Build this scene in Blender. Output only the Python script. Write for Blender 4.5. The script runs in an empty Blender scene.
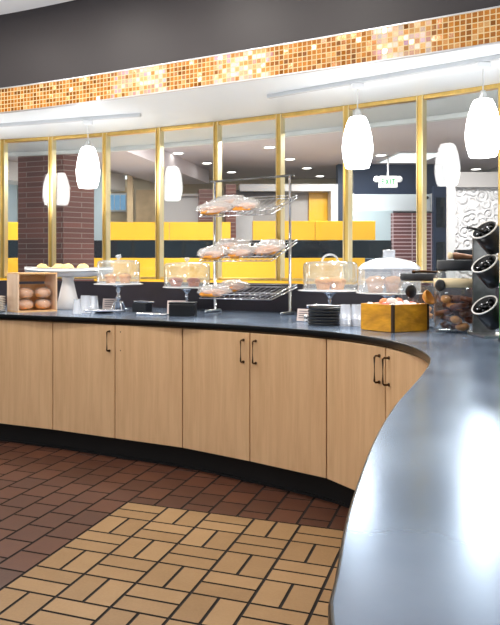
import bpy, math, random
from mathutils import Vector, Matrix, noise
random.seed(7)
sc = bpy.context.scene
COL = sc.collection
F_PX, CX, HY, EYE = 760.0, 157.0, 265.0, 1.24
CT = 0.90                                                     # worktop height

def at(px, py, Y):                                            # a point of the place from a sight line and a distance
    return Vector(((px - CX) / F_PX * Y, Y, EYE - (py - HY) / F_PX * Y))
def xat(px, Y): return (px - CX) / F_PX * Y
def zat(py, Y): return EYE - (py - HY) / F_PX * Y

# ------------------------------------------------------------------ materials
def lin(r, g, b):
    f = lambda c: (c / 12.92 if c <= .04045 else ((c + .055) / 1.055) ** 2.4)
    return (f(r / 255), f(g / 255), f(b / 255), 1)
def newmat(name):
    m = bpy.data.materials.new(name); m.use_nodes = True
    nt = m.node_tree; nt.nodes.clear()
    out = nt.nodes.new('ShaderNodeOutputMaterial')
    return m, nt, out
def N(nt, t, **kw):
    n = nt.nodes.new('ShaderNode' + t)
    for k, v in kw.items(): setattr(n, k, v)
    return n
def L(nt, a, b): nt.links.new(a, b)
def math_n(nt, op, a, b=None, c=None):
    n = N(nt, 'Math', operation=op)
    for i, v in enumerate((a, b, c)):
        if v is None: continue
        if isinstance(v, (int, float)): n.inputs[i].default_value = v
        else: L(nt, v, n.inputs[i])
    return n.outputs[0]
def ramp(nt, fac, stops, interp='LINEAR'):
    n = N(nt, 'ValToRGB'); n.color_ramp.interpolation = interp
    e = n.color_ramp.elements
    while len(e) < len(stops): e.new(0.5)
    for el, (p, c) in zip(e, stops): el.position = p; el.color = c
    L(nt, fac, n.inputs[0]); return n.outputs[0]
def pbr(name, col, rough=.5, metal=0, var=.0, scale=20, bump=0, bscale=60, trans=0, emis=None, estr=0, coat=0, spec=.5, stretch=(1, 1, 1), sss=0):
    m, nt, out = newmat(name)
    b = N(nt, 'BsdfPrincipled'); L(nt, b.outputs[0], out.inputs[0])
    b.inputs['Base Color'].default_value = col; b.inputs['Roughness'].default_value = rough
    b.inputs['Metallic'].default_value = metal; b.inputs['Specular IOR Level'].default_value = spec
    b.inputs['Transmission Weight'].default_value = trans; b.inputs['Coat Weight'].default_value = coat
    if sss: b.inputs['Subsurface Weight'].default_value = sss; b.inputs['Subsurface Scale'].default_value = .02
    if emis: b.inputs['Emission Color'].default_value = emis; b.inputs['Emission Strength'].default_value = estr
    tc = N(nt, 'TexCoord')
    if var or bump:
        mp = N(nt, 'Mapping'); mp.inputs['Scale'].default_value = stretch; L(nt, tc.outputs['Object'], mp.inputs[0])
    if var:
        nz = N(nt, 'TexNoise'); nz.inputs['Scale'].default_value = scale; nz.inputs['Detail'].default_value = 5; L(nt, mp.outputs[0], nz.inputs[0])
        lo = tuple(max(0, c * (1 - var)) for c in col[:3]) + (1,); hi = tuple(min(1, c * (1 + var)) for c in col[:3]) + (1,)
        L(nt, ramp(nt, nz.outputs[0], [(.3, lo), (.7, hi)]), b.inputs['Base Color'])
    if bump:
        n2 = N(nt, 'TexNoise'); n2.inputs['Scale'].default_value = bscale; n2.inputs['Detail'].default_value = 4; L(nt, mp.outputs[0], n2.inputs[0])
        bp = N(nt, 'Bump'); bp.inputs['Strength'].default_value = bump; bp.inputs['Distance'].default_value = .01
        L(nt, n2.outputs[0], bp.inputs['Height']); L(nt, bp.outputs[0], b.inputs['Normal'])
    return m
def emit(name, col, s):
    m, nt, out = newmat(name); e = N(nt, 'Emission'); e.inputs[0].default_value = col; e.inputs[1].default_value = s
    L(nt, e.outputs[0], out.inputs[0]); return m
def thin(name, tint=(.95, .98, .97, 1), f0=.045, f1=.8, rough=.0, milk=0.0, milkcol=(.9, .92, .95, 1), bump=0, bscale=30, power=4):
    m, nt, out = newmat(name)
    tr = N(nt, 'BsdfTransparent'); tr.inputs[0].default_value = tint
    gl = N(nt, 'BsdfGlossy'); gl.inputs['Roughness'].default_value = rough; gl.inputs[0].default_value = (1, 1, 1, 1)
    lw = N(nt, 'LayerWeight'); lw.inputs[0].default_value = .5
    fac = math_n(nt, 'ADD', math_n(nt, 'MULTIPLY', math_n(nt, 'POWER', lw.outputs['Facing'], float(power)), f1), f0)
    cl = N(nt, 'Clamp'); L(nt, fac, cl.inputs[0])
    mx = N(nt, 'MixShader'); L(nt, cl.outputs[0], mx.inputs[0]); L(nt, gl.outputs[0], mx.inputs[2])
    if milk:
        df = N(nt, 'BsdfDiffuse'); df.inputs[0].default_value = milkcol
        m2 = N(nt, 'MixShader'); m2.inputs[0].default_value = milk
        L(nt, tr.outputs[0], m2.inputs[1]); L(nt, df.outputs[0], m2.inputs[2]); L(nt, m2.outputs[0], mx.inputs[1])
    else: L(nt, tr.outputs[0], mx.inputs[1])
    if bump:
        tc = N(nt, 'TexCoord'); nz = N(nt, 'TexNoise'); nz.inputs['Scale'].default_value = bscale; nz.inputs['Detail'].default_value = 3
        L(nt, tc.outputs['Object'], nz.inputs[0]); bp = N(nt, 'Bump'); bp.inputs['Strength'].default_value = bump; bp.inputs['Distance'].default_value = .02
        L(nt, nz.outputs[0], bp.inputs['Height']); L(nt, bp.outputs[0], gl.inputs['Normal']); L(nt, bp.outputs[0], lw.inputs['Normal'])
    L(nt, mx.outputs[0], out.inputs[0]); return m

def wood(name, c1, c2, rough=.4, stretch=(14, 14, .9), bump=.05):
    m, nt, out = newmat(name); b = N(nt, 'BsdfPrincipled'); L(nt, b.outputs[0], out.inputs[0])
    b.inputs['Roughness'].default_value = rough
    tc = N(nt, 'TexCoord'); mp = N(nt, 'Mapping'); mp.inputs['Scale'].default_value = stretch
    L(nt, tc.outputs['Object'], mp.inputs[0])
    nz = N(nt, 'TexNoise'); nz.inputs['Scale'].default_value = 2.2; nz.inputs['Detail'].default_value = 8; nz.inputs['Roughness'].default_value = .65
    nz.inputs['Distortion'].default_value = .6
    L(nt, mp.outputs[0], nz.inputs[0])
    n3 = N(nt, 'TexNoise'); n3.inputs['Scale'].default_value = 1.2; L(nt, tc.outputs['Object'], n3.inputs[0])
    f = math_n(nt, 'ADD', math_n(nt, 'MULTIPLY', nz.outputs[0], .8), math_n(nt, 'MULTIPLY', n3.outputs[0], .2))
    L(nt, ramp(nt, f, [(.34, c2), (.62, c1)]), b.inputs['Base Color'])
    bp = N(nt, 'Bump'); bp.inputs['Strength'].default_value = bump; bp.inputs['Distance'].default_value = .002
    L(nt, nz.outputs[0], bp.inputs['Height']); L(nt, bp.outputs[0], b.inputs['Normal'])
    return m

def tilemat(name, c_lo, c_hi, rough, speck=.12, scale=90):
    m, nt, out = newmat(name); b = N(nt, 'BsdfPrincipled'); L(nt, b.outputs[0], out.inputs[0])
    at_ = N(nt, 'Attribute'); at_.attribute_name = 'rnd'
    tc = N(nt, 'TexCoord'); nz = N(nt, 'TexNoise'); nz.inputs['Scale'].default_value = scale; nz.inputs['Detail'].default_value = 6; L(nt, tc.outputs['Object'], nz.inputs[0])
    n2 = N(nt, 'TexNoise'); n2.inputs['Scale'].default_value = 9; L(nt, tc.outputs['Object'], n2.inputs[0])
    f = math_n(nt, 'ADD', math_n(nt, 'MULTIPLY', at_.outputs['Fac'], .38), math_n(nt, 'ADD', math_n(nt, 'MULTIPLY', nz.outputs[0], .35), math_n(nt, 'MULTIPLY', n2.outputs[0], .3)))
    L(nt, ramp(nt, f, [(.2, c_lo), (.85, c_hi)]), b.inputs['Base Color'])
    b.inputs['Roughness'].default_value = rough
    bp = N(nt, 'Bump'); bp.inputs['Strength'].default_value = .15; bp.inputs['Distance'].default_value = .0018
    L(nt, nz.outputs[0], bp.inputs['Height']); L(nt, bp.outputs[0], b.inputs['Normal'])
    return m

def brickmat(name, c1, c2, mort, bw, rh, rough=.5, off=.5, ms=.006, coat=0):
    m, nt, out = newmat(name); b = N(nt, 'BsdfPrincipled'); L(nt, b.outputs[0], out.inputs[0])
    uv = N(nt, 'UVMap'); br = N(nt, 'TexBrick'); L(nt, uv.outputs[0], br.inputs[0])
    br.offset = off
    br.inputs['Color1'].default_value = c1; br.inputs['Color2'].default_value = c2; br.inputs['Mortar'].default_value = mort
    br.inputs['Scale'].default_value = 1; br.inputs['Mortar Size'].default_value = ms; br.inputs['Brick Width'].default_value = bw; br.inputs['Row Height'].default_value = rh
    L(nt, br.outputs[0], b.inputs['Base Color']); b.inputs['Roughness'].default_value = rough
    b.inputs['Coat Weight'].default_value = coat
    return m

def mosaicmat():
    m, nt, out = newmat('gold glass mosaic'); b = N(nt, 'BsdfPrincipled'); L(nt, b.outputs[0], out.inputs[0])
    T = .0283
    uv = N(nt, 'UVMap'); sp = N(nt, 'SeparateXYZ'); L(nt, uv.outputs[0], sp.inputs[0])
    u = math_n(nt, 'DIVIDE', sp.outputs[0], T); v = math_n(nt, 'DIVIDE', sp.outputs[1], T)
    cu = math_n(nt, 'FLOOR', u); cv = math_n(nt, 'FLOOR', v); fu = math_n(nt, 'FRACT', u); fv = math_n(nt, 'FRACT', v)
    cb = N(nt, 'CombineXYZ'); L(nt, cu, cb.inputs[0]); L(nt, cv, cb.inputs[1])
    wn = N(nt, 'TexWhiteNoise', noise_dimensions='3D'); L(nt, cb.outputs[0], wn.inputs['Vector'])
    # iridescent patches: slow noise, plus bands of film with lamp glints in the colour
    nz = N(nt, 'TexNoise'); nz.inputs['Scale'].default_value = .3; nz.inputs['Detail'].default_value = 2
    L(nt, cb.outputs[0], nz.inputs[0])
    base = ramp(nt, wn.outputs[0], [(0, lin(120, 70, 20)), (.25, lin(156, 92, 24)), (.55, lin(174, 106, 30)), (.85, lin(192, 122, 46)), (1, lin(206, 156, 100))])
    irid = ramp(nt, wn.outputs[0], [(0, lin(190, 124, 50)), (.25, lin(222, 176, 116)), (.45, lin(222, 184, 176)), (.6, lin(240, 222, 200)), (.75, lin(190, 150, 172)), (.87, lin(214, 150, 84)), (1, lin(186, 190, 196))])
    n2 = N(nt, 'TexNoise'); n2.inputs['Scale'].default_value = 160; L(nt, uv.outputs[0], n2.inputs[0])
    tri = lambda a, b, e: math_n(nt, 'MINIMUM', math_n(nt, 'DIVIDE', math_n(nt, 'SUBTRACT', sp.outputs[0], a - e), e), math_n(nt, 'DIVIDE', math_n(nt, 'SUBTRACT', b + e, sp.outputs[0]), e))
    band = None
    for a_, b_ in MOSAIC_FILM_GLINT:
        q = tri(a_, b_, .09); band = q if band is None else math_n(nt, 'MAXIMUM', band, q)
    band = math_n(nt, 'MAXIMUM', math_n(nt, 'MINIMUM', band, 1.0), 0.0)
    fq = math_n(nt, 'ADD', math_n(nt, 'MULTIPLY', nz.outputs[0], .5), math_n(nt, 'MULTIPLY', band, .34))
    wn2 = N(nt, 'TexWhiteNoise', noise_dimensions='4D'); L(nt, cb.outputs[0], wn2.inputs['Vector']); wn2.inputs['W'].default_value = 3.0
    fq = math_n(nt, 'ADD', fq, math_n(nt, 'MULTIPLY', math_n(nt, 'SUBTRACT', wn2.outputs[0], .5), .22))
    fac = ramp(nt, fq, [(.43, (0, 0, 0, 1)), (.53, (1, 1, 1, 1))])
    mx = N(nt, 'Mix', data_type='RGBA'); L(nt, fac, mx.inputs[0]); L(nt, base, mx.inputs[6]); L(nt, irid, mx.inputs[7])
    mxn = N(nt, 'Mix', data_type='RGBA'); mxn.blend_type = 'OVERLAY'; mxn.inputs[0].default_value = .5
    L(nt, mx.outputs[2], mxn.inputs[6]); L(nt, n2.outputs[0], mxn.inputs[7])
    g = .09
    eu = math_n(nt, 'MINIMUM', fu, math_n(nt, 'SUBTRACT', 1.0, fu)); ev = math_n(nt, 'MINIMUM', fv, math_n(nt, 'SUBTRACT', 1.0, fv))
    gr = math_n(nt, 'LESS_THAN', math_n(nt, 'MINIMUM', eu, ev), g)
    mg = N(nt, 'Mix', data_type='RGBA'); L(nt, gr, mg.inputs[0]); L(nt, mxn.outputs[2], mg.inputs[6]); mg.inputs[7].default_value = lin(206, 182, 136)
    L(nt, mg.outputs[2], b.inputs['Base Color'])
    L(nt, math_n(nt, 'ADD', math_n(nt, 'MULTIPLY', gr, .5), .16), b.inputs['Roughness'])
    L(nt, math_n(nt, 'MULTIPLY', math_n(nt, 'SUBTRACT', 1.0, gr), .2), b.inputs['Metallic'])
    # each tessera sits at its own slight tilt
    geo = N(nt, 'NewGeometry'); vs = N(nt, 'VectorMath', operation='SUBTRACT'); L(nt, wn.outputs[1], vs.inputs[0]); vs.inputs[1].default_value = (.5, .5, .5)
    sc_ = N(nt, 'VectorMath', operation='SCALE'); L(nt, vs.outputs[0], sc_.inputs[0]); sc_.inputs['Scale'].default_value = .28
    ad = N(nt, 'VectorMath', operation='ADD'); L(nt, geo.outputs['Normal'], ad.inputs[0]); L(nt, sc_.outputs[0], ad.inputs[1])
    nn = N(nt, 'VectorMath', operation='NORMALIZE'); L(nt, ad.outputs[0], nn.inputs[0]); L(nt, nn.outputs[0], b.inputs['Normal'])
    return m

MOSAIC_FILM_GLINT = ((2.55, 2.88), (3.30, 3.58), (4.26, 4.50))          # stretches of the band (metres along it) painted paler: iridescent film plus lamp reflections put into the colour
def countermat():
    m, nt, out = newmat('black worktop'); b = N(nt, 'BsdfPrincipled'); L(nt, b.outputs[0], out.inputs[0])
    tc = N(nt, 'TexCoord')
    n1 = N(nt, 'TexNoise'); n1.inputs['Scale'].default_value = 3.2; n1.inputs['Detail'].default_value = 6; L(nt, tc.outputs['Object'], n1.inputs[0])
    n2 = N(nt, 'TexNoise'); n2.inputs['Scale'].default_value = 130; n2.inputs['Detail'].default_value = 3; L(nt, tc.outputs['Object'], n2.inputs[0])
    L(nt, ramp(nt, n1.outputs[0], [(.3, (.17, .23, .34, 1)), (.7, (.25, .32, .44, 1))]), b.inputs['Base Color'])
    r = math_n(nt, 'ADD', math_n(nt, 'MULTIPLY', n1.outputs[0], .20), .13)
    L(nt, r, b.inputs['Roughness']); b.inputs['Specular IOR Level'].default_value = 1.0; b.inputs['IOR'].default_value = 1.7; b.inputs['Metallic'].default_value = .5; b.inputs['Specular Tint'].default_value = (.78, .9, 1, 1)
    bp = N(nt, 'Bump'); bp.inputs['Strength'].default_value = .015; bp.inputs['Distance'].default_value = .003
    L(nt, n2.outputs[0], bp.inputs['Height']); L(nt, bp.outputs[0], b.inputs['Normal'])
    return m

M = dict(
    grout=pbr('dark grout', lin(22, 17, 15), .9),
    tile_beige=tilemat('buff quarry tile', lin(134, 103, 65), lin(166, 133, 92), .6),
    tile_brown=tilemat('brown quarry tile', lin(64, 34, 21), lin(96, 57, 38), .5),
    beech=wood('beech veneer', lin(230, 192, 148), lin(214, 173, 128), .42),
    beech_edge=pbr('cabinet carcass', lin(120, 86, 52), .6),
    black_kick=pbr('black rubber kick', (.003, .003, .0035, 1), .6),
    counter=countermat(),
    edgeblack=pbr('glossy black edge', (.004, .005, .006, 1), .28, spec=.3),
    bronze=pbr('dark bronze', lin(74, 52, 34), .35, 1),
    chrome=pbr('polished steel', (.72, .73, .75, 1), .16, 1),
    steel=pbr('brushed steel', (.55, .56, .58, 1), .32, 1, var=.08, scale=30),
    darksteel=pbr('dark brushed steel', (.22, .22, .215, 1), .4, 1, var=.15, scale=30),
    gold=pbr('brushed brass', lin(222, 186, 108), .34, 1, var=.10, scale=9, stretch=(3, 3, .6)),
    goldpale=pbr('pale brass lip', lin(242, 224, 176), .28, 1),
    splash=pbr('dark backsplash', lin(44, 38, 44), .35, var=.15, scale=8),
    white=pbr('white paint', lin(238, 238, 238), .6),
    soffit=pbr('white soffit paint', lin(236, 240, 242), .45),
    ceil=pbr('white ceiling', lin(232, 228, 226), .7),
    fascia=pbr('dark taupe paint', lin(40, 34, 36), .5, var=.06, scale=3),
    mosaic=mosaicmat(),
    trimgrey=pbr('aluminium trim', (.6, .6, .62, 1), .35, 1),
    glass=thin('clear pane', (.97, .99, .98, 1), .035, .75),
    dome=thin('clear dome', (.96, .975, .98, 1), .09, .8, .03, milk=.06),
    domemilk=thin('frosted plastic lid', (.9, .93, .96, 1), .05, .6, .15, milk=.42, milkcol=(.82, .85, .9, 1)),
    domeclear=thin('plastic dome wall', (.94, .96, .98, 1), .06, .7, .06, milk=.16),
    bag=thin('clear plastic bag', (.95, .95, .95, 1), .10, .8, .12, milk=.34, milkcol=(1, 1, 1, 1), bump=1.0, bscale=60, power=2),
    film=thin('clear wrap film', (.98, .97, .95, 1), .08, .7, .15, milk=.20, bump=1.0, bscale=40, power=2),
    cup=thin('translucent plastic cup', (.93, .95, .98, 1), .06, .7, .1, milk=.3, milkcol=(.9, .93, .97, 1)),
    jar=thin('jar glass', (.95, .96, .96, 1), .05, .85, .02),
    shade=emit('lit opal glass', (1, .985, .97, 1), 14.0),
    lampcap=pbr('satin nickel', (.6, .6, .58, 1), .3, 1),
    cordw=pbr('white cord', lin(210, 210, 208), .5),
    trackw=pbr('pale grey track', lin(200, 202, 204), .45),
    porcelain=pbr('white porcelain', lin(238, 236, 234), .22),
    whiteplate=pbr('white ceramic plate', lin(236, 232, 226), .2),
    pine=wood('pale pine', lin(236, 192, 136), lin(214, 160, 100), .5, (2, 14, 14)),
    pineside=wood('pale pine end', lin(232, 200, 168), lin(218, 178, 140), .5, (12, 12, 2)),
    yellowwood=pbr('worn yellow paint', lin(232, 156, 28), .45, var=.4, scale=7, stretch=(1, 1, 2.4), bump=.2, bscale=30),
    darkiron=pbr('dark stained edge', lin(60, 38, 14), .5),
    bun=pbr('glazed bun', lin(232, 164, 92), .45, var=.25, scale=14, bump=.3, bscale=25),
    roll=pbr('pale yellow roll', lin(236, 204, 136), .5, var=.12, scale=18, bump=.2, bscale=30),
    pastry=pbr('baked pastry', lin(238, 150, 40), .5, var=.3, scale=22, bump=.4, bscale=40),
    muffin=pbr('golden muffin', lin(232, 164, 98), .6, var=.22, scale=34, bump=.6, bscale=60),
    muffincup=pbr('paper muffin case', lin(228, 168, 120), .7, var=.1, scale=20),
    redcake=pbr('red velvet cake', lin(170, 84, 54), .7, var=.3, scale=40, bump=.5, bscale=60),
    redcase=pbr('red brown paper case', lin(190, 110, 78), .7),
    berry=pbr('dark berries', lin(74, 36, 34), .3, var=.3, scale=50),
    brownie=pbr('brown cookies', lin(112, 60, 34), .45, var=.4, scale=14, bump=.3, bscale=30),
    blackpl=pbr('black plastic', (.008, .008, .009, 1), .3),
    blackmat=pbr('black matt plastic', (.02, .022, .026, 1), .5),
    cream=pbr('cream label', lin(232, 210, 168), .6),
    card=pbr('pale card', lin(222, 204, 196), .6),
    ink=pbr('dark print', lin(60, 50, 52), .6),
    candyw=pbr('white wrapper', lin(240, 232, 224), .3, bump=.5, bscale=50),
    candyo=pbr('orange wrapper', lin(230, 130, 70), .3, bump=.5, bscale=50),
    candyr=pbr('pink red wrapper', lin(226, 120, 100), .3, bump=.5, bscale=50),
    bowlwood=pbr('amber wood', lin(206, 138, 40), .4, var=.2, scale=10),
    handlewood=pbr('brown wooden handle', lin(150, 104, 72), .45, var=.2, scale=20, stretch=(1, 6, 6)),
    brick=brickmat('dark red roman brick', lin(128, 72, 62), lin(96, 52, 46), lin(150, 128, 120), .40, .050, .45, ms=.004),
    brick2=brickmat('small red wall tile', lin(112, 64, 64), lin(86, 48, 54), lin(190, 172, 176), .26, .05, .5, ms=.006, off=0),
    yellow=pbr('yellow laminate', lin(240, 184, 42), .28, var=.05, scale=3),
    navy=pbr('dark navy glass', lin(6, 22, 32), .06),
    navywall=pbr('navy paint', lin(36, 52, 80), .5),
    creamwall=pbr('cream plaster', lin(222, 208, 180), .7, var=.08, scale=3),
    tan=pbr('tan stone', lin(212, 186, 146), .6, var=.25, scale=4),
    greypanel=pbr('pale grey panel', lin(206, 206, 210), .5),
    bluegrey=pbr('pale blue grey panel', lin(168, 186, 196), .5),
    midgrey=pbr('grey wall', lin(176, 172, 172), .5),
    bluepane=pbr('blue daylight pane', lin(120, 160, 190), .2, emis=lin(110, 160, 200), estr=.6),
    mauveceil=pbr('mauve grey ceiling', lin(222, 212, 216), .7),
    darkpost=pbr('dark brown post', lin(48, 34, 36), .5),
    flute=None,
    reclight=emit('lit recessed lens', (1, .96, .9, 1), 9.0),
    fluor=emit('lit ceiling panel', (.95, .98, 1, 1), 1.3),
    exitgreen=emit('green exit letters', lin(40, 200, 110), 1.1),
    exitwhite=pbr('white sign housing', lin(244, 244, 240), .4, emis=(1, 1, 1, 1), estr=.35),
    screen=pbr('white screen housing', lin(206, 216, 224), .35),
    darkred=pbr('dark red cloth', lin(92, 26, 30), .7),
    green=pbr('green carton', lin(70, 130, 60), .5),
)
def flutemat():
    m, nt, out = newmat('white carved wall panel'); b = N(nt, 'BsdfPrincipled'); L(nt, b.outputs[0], out.inputs[0])
    b.inputs['Base Color'].default_value = lin(236, 234, 238); b.inputs['Roughness'].default_value = .35
    tc = N(nt, 'TexCoord'); vo = N(nt, 'TexVoronoi'); vo.inputs['Scale'].default_value = 9; L(nt, tc.outputs['Object'], vo.inputs[0])
    wv = math_n(nt, 'SINE', math_n(nt, 'MULTIPLY', vo.outputs['Distance'], 15.0))
    bp = N(nt, 'Bump'); bp.inputs['Strength'].default_value = .7; bp.inputs['Distance'].default_value = .02
    L(nt, wv, bp.inputs['Height']); L(nt, bp.outputs[0], b.inputs['Normal']); return m
M['flute'] = flutemat()

# ------------------------------------------------------------------ mesh builder
class MB:
    def __init__(s): s.v = []; s.f = []; s.m = []; s.sm = []; s.uv = []
    def add(s, vs, fs, mat=0, smooth=False, uvs=None):
        o = len(s.v); s.v += [tuple(x) for x in vs]
        for k, f in enumerate(fs):
            s.f.append([i + o for i in f]); s.m.append(mat); s.sm.append(smooth)
            s.uv.append(uvs[k] if uvs else None)
        return s
    def box(s, c, size, rz=0, mat=0, rot=None):
        x, y, z = (a / 2 for a in size); R = rot or Matrix.Rotation(rz, 3, 'Z'); c = Vector(c)
        P = [R @ Vector(p) + c for p in ((-x, -y, -z), (x, -y, -z), (x, y, -z), (-x, y, -z), (-x, -y, z), (x, -y, z), (x, y, z), (-x, y, z))]
        fs = [(0, 3, 2, 1), (4, 5, 6, 7), (0, 1, 5, 4), (1, 2, 6, 5), (2, 3, 7, 6), (3, 0, 4, 7)]
        X, Y, Z = size
        q = lambda a, b, o=0: [(o, 0), (o + a, 0), (o + a, b), (o, b)]
        return s.add(P, fs, mat, False, [q(Y, X), q(X, Y), q(X, Z), q(Y, Z, X), q(X, Z, X + Y), q(Y, Z, 2 * X + Y)])
    def lathe(s, prof, n=28, c=(0, 0, 0), rot=None, mat=0, smooth=True, sx=1, sy=1, rib=0, ribn=0):
        c = Vector(c); vs = []; fs = []; k = len(prof)
        for i in range(n):
            a = 2 * math.pi * i / n; rr = 1 + (rib * (1 if i % 2 else -1) if rib else 0)
            for r, z in prof:
                p = Vector((r * rr * math.cos(a) * sx, r * rr * math.sin(a) * sy, z))
                vs.append((rot @ p if rot else p) + c)
        for i in range(n):
            j = (i + 1) % n
            for q in range(k - 1):
                if prof[q][0] == 0 and prof[q + 1][0] == 0: continue
                fs.append((i * k + q, j * k + q, j * k + q + 1, i * k + q + 1))
        return s.add(vs, fs, mat, smooth)
    def tube(s, pts, r, n=8, mat=0, closed=False, rs=None):
        pts = [Vector(p) for p in pts]; vs = []; fs = []; m = len(pts)
        up = Vector((0, 0, 1))
        for i, p in enumerate(pts):
            a = pts[i - 1] if (i > 0 or closed) else p; b = pts[(i + 1) % m] if (i < m - 1 or closed) else p
            t = (b - a).normalized(); u = t.cross(up)
            if u.length < 1e-3: u = t.cross(Vector((0, 1, 0)))
            u.normalize(); w = u.cross(t); rr = rs[i] if rs else r
            for k in range(n):
                an = 2 * math.pi * k / n; vs.append(p + (u * math.cos(an) + w * math.sin(an)) * rr)
        for i in range(m if closed else m - 1):
            j = (i + 1) % m
            for k in range(n):
                l = (k + 1) % n; fs.append((i * n + k, i * n + l, j * n + l, j * n + k))
        if not closed:
            fs.append(tuple(range(n))); fs.append(tuple((m - 1) * n + k for k in reversed(range(n))))
        return s.add(vs, fs, mat, True)
    def prism(s, poly, z0, z1, mat=0):
        n = len(poly)
        vs = [(p[0], p[1], z0) for p in poly] + [(p[0], p[1], z1) for p in poly]
        fs = [tuple(reversed(range(n))), tuple(range(n, 2 * n))] + [(i, (i + 1) % n, n + (i + 1) % n, n + i) for i in range(n)]
        uv = [None, None]; d = 0
        for i in range(n):
            l = (Vector(poly[(i + 1) % n][:2]) - Vector(poly[i][:2])).length
            uv.append([(d, 0), (d + l, 0), (d + l, z1 - z0), (d, z1 - z0)]); d += l
        return s.add(vs, fs, mat, False, uv)
    def blob(s, c, size, seed=0, amp=.15, freq=6, n=20, m=14, rz=0, flat=0, mat=0, rot=None):
        c = Vector(c); vs = []; fs = []; R = rot or Matrix.Rotation(rz, 3, 'Z')
        for i in range(m + 1):
            th = math.pi * i / m
            for j in range(n):
                ph = 2 * math.pi * j / n
                d = Vector((math.sin(th) * math.cos(ph), math.sin(th) * math.sin(ph), math.cos(th)))
                k = 1 + amp * noise.noise(d * freq * .4 + Vector((seed * 7.3, seed * 1.7, seed)))
                p = Vector((d.x * size[0] / 2 * k, d.y * size[1] / 2 * k, max(d.z, -1 + flat) * size[2] / 2 * k))
                vs.append(R @ p + c)
        for i in range(m):
            for j in range(n):
                l = (j + 1) % n; fs.append((i * n + j, (i + 1) * n + j, (i + 1) * n + l, i * n + l))
        return s.add(vs, fs, mat, True)
    def build(s, name, mats, parent=None, bevel=0, seg=2, loc=None):
        me = bpy.data.meshes.new(name); me.from_pydata(s.v, [], s.f)
        if not isinstance(mats, (list, tuple)): mats = [mats]
        for q in mats: me.materials.append(q)
        me.polygons.foreach_set('material_index', s.m); me.polygons.foreach_set('use_smooth', s.sm)
        if any(u for u in s.uv):
            ul = me.uv_layers.new(name='UVMap')
            for p in me.polygons:
                u = s.uv[p.index]
                if u:
                    for li, w in zip(p.loop_indices, u): ul.data[li].uv = w
        me.update()
        o = bpy.data.objects.new(name, me); COL.objects.link(o)
        if parent: o.parent = parent
        if loc: o.location = loc
        if bevel:
            b = o.modifiers.new('bevel', 'BEVEL'); b.width = bevel; b.segments = seg; b.limit_method = 'ANGLE'; b.angle_limit = math.radians(40)
        return o
def empty(name, loc=(0, 0, 0), rz=0):
    o = bpy.data.objects.new(name, None); COL.objects.link(o); o.location = loc; o.rotation_euler = (0, 0, rz); o.empty_display_size = .05
    return o
def tag(o, label=None, cat=None, group=None, kind=None):
    if label: o['label'] = label
    if cat: o['category'] = cat
    if group: o['group'] = group
    if kind: o['kind'] = kind
    return o
def struct(o): o['kind'] = 'structure'; return o
def children(o): return [c for c in bpy.data.objects if c.parent == o]
def copy_tree(o, parent=None):
    c = o.copy(); COL.objects.link(c)
    if parent: c.parent = parent
    for ch in children(o): copy_tree(ch, c)
    return c

# ------------------------------------------------------------------ curves in plan
def spline(pts, n):
    P = [Vector((p[0], p[1])) for p in pts]; P = [2 * P[0] - P[1]] + P + [2 * P[-1] - P[-2]]
    raw = []
    for i in range(1, len(P) - 2):
        for k in range(24):
            t = k / 24; a, b, c, d = P[i - 1:i + 3]
            raw.append(.5 * ((2 * b) + (c - a) * t + (2 * a - 5 * b + 4 * c - d) * t * t + (3 * b - a - 3 * c + d) * t ** 3))
    raw.append(P[-2]); d = [0]
    for a, b in zip(raw, raw[1:]): d.append(d[-1] + (b - a).length)
    out = []; j = 0
    for i in range(n):
        s_ = d[-1] * i / (n - 1)
        while j < len(d) - 2 and d[j + 1] < s_: j += 1
        k = (s_ - d[j]) / max(1e-9, d[j + 1] - d[j]); out.append(raw[j].lerp(raw[j + 1], k))
    return out
def normals(c):                                               # unit normal, to the left of the way along the curve (away from the floor side)
    r = []
    for i in range(len(c)):
        t = (c[min(i + 1, len(c) - 1)] - c[max(i - 1, 0)]).normalized(); r.append(Vector((-t.y, t.x)))
    return r
def offset(c, d): return [p + n * d for p, n in zip(c, normals(c))]
def ribbon(mb, rails, mat=0, smooth=True):                    # rails: lists of 3D points of equal length; skin between successive rails
    n = len(rails[0])
    vs = [p for r in rails for p in r]; fs = []; uv = []
    L_ = [0]
    for a, b in zip(rails[0], rails[0][1:]): L_.append(L_[-1] + (Vector(b) - Vector(a)).length)
    acc = 0
    for k in range(len(rails) - 1):
        h = (Vector(rails[k + 1][n // 2]) - Vector(rails[k][n // 2])).length
        for i in range(n - 1):
            fs.append((k * n + i, k * n + i + 1, (k + 1) * n + i + 1, (k + 1) * n + i))
            uv.append([(L_[i], acc), (L_[i + 1], acc), (L_[i + 1], acc + h), (L_[i], acc + h)])
        acc += h
    mb.add(vs, fs, mat, smooth, uv)
def wallstrip(mb, c, z0, z1, th, mat=0):                       # a curved wall with thickness behind the curve
    a = c; b = offset(c, th); v = lambda q, z: [(p.x, p.y, z) for p in q]
    ribbon(mb, [v(b, z0), v(a, z0)], mat, False); ribbon(mb, [v(a, z0), v(a, z1)], mat); ribbon(mb, [v(a, z1), v(b, z1)], mat, False); ribbon(mb, [v(b, z1), v(b, z0)], mat)
    for i in (0, len(c) - 1):
        mb.add([(a[i].x, a[i].y, z0), (b[i].x, b[i].y, z0), (b[i].x, b[i].y, z1), (a[i].x, a[i].y, z1)], [(0, 1, 2, 3)], mat)

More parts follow.
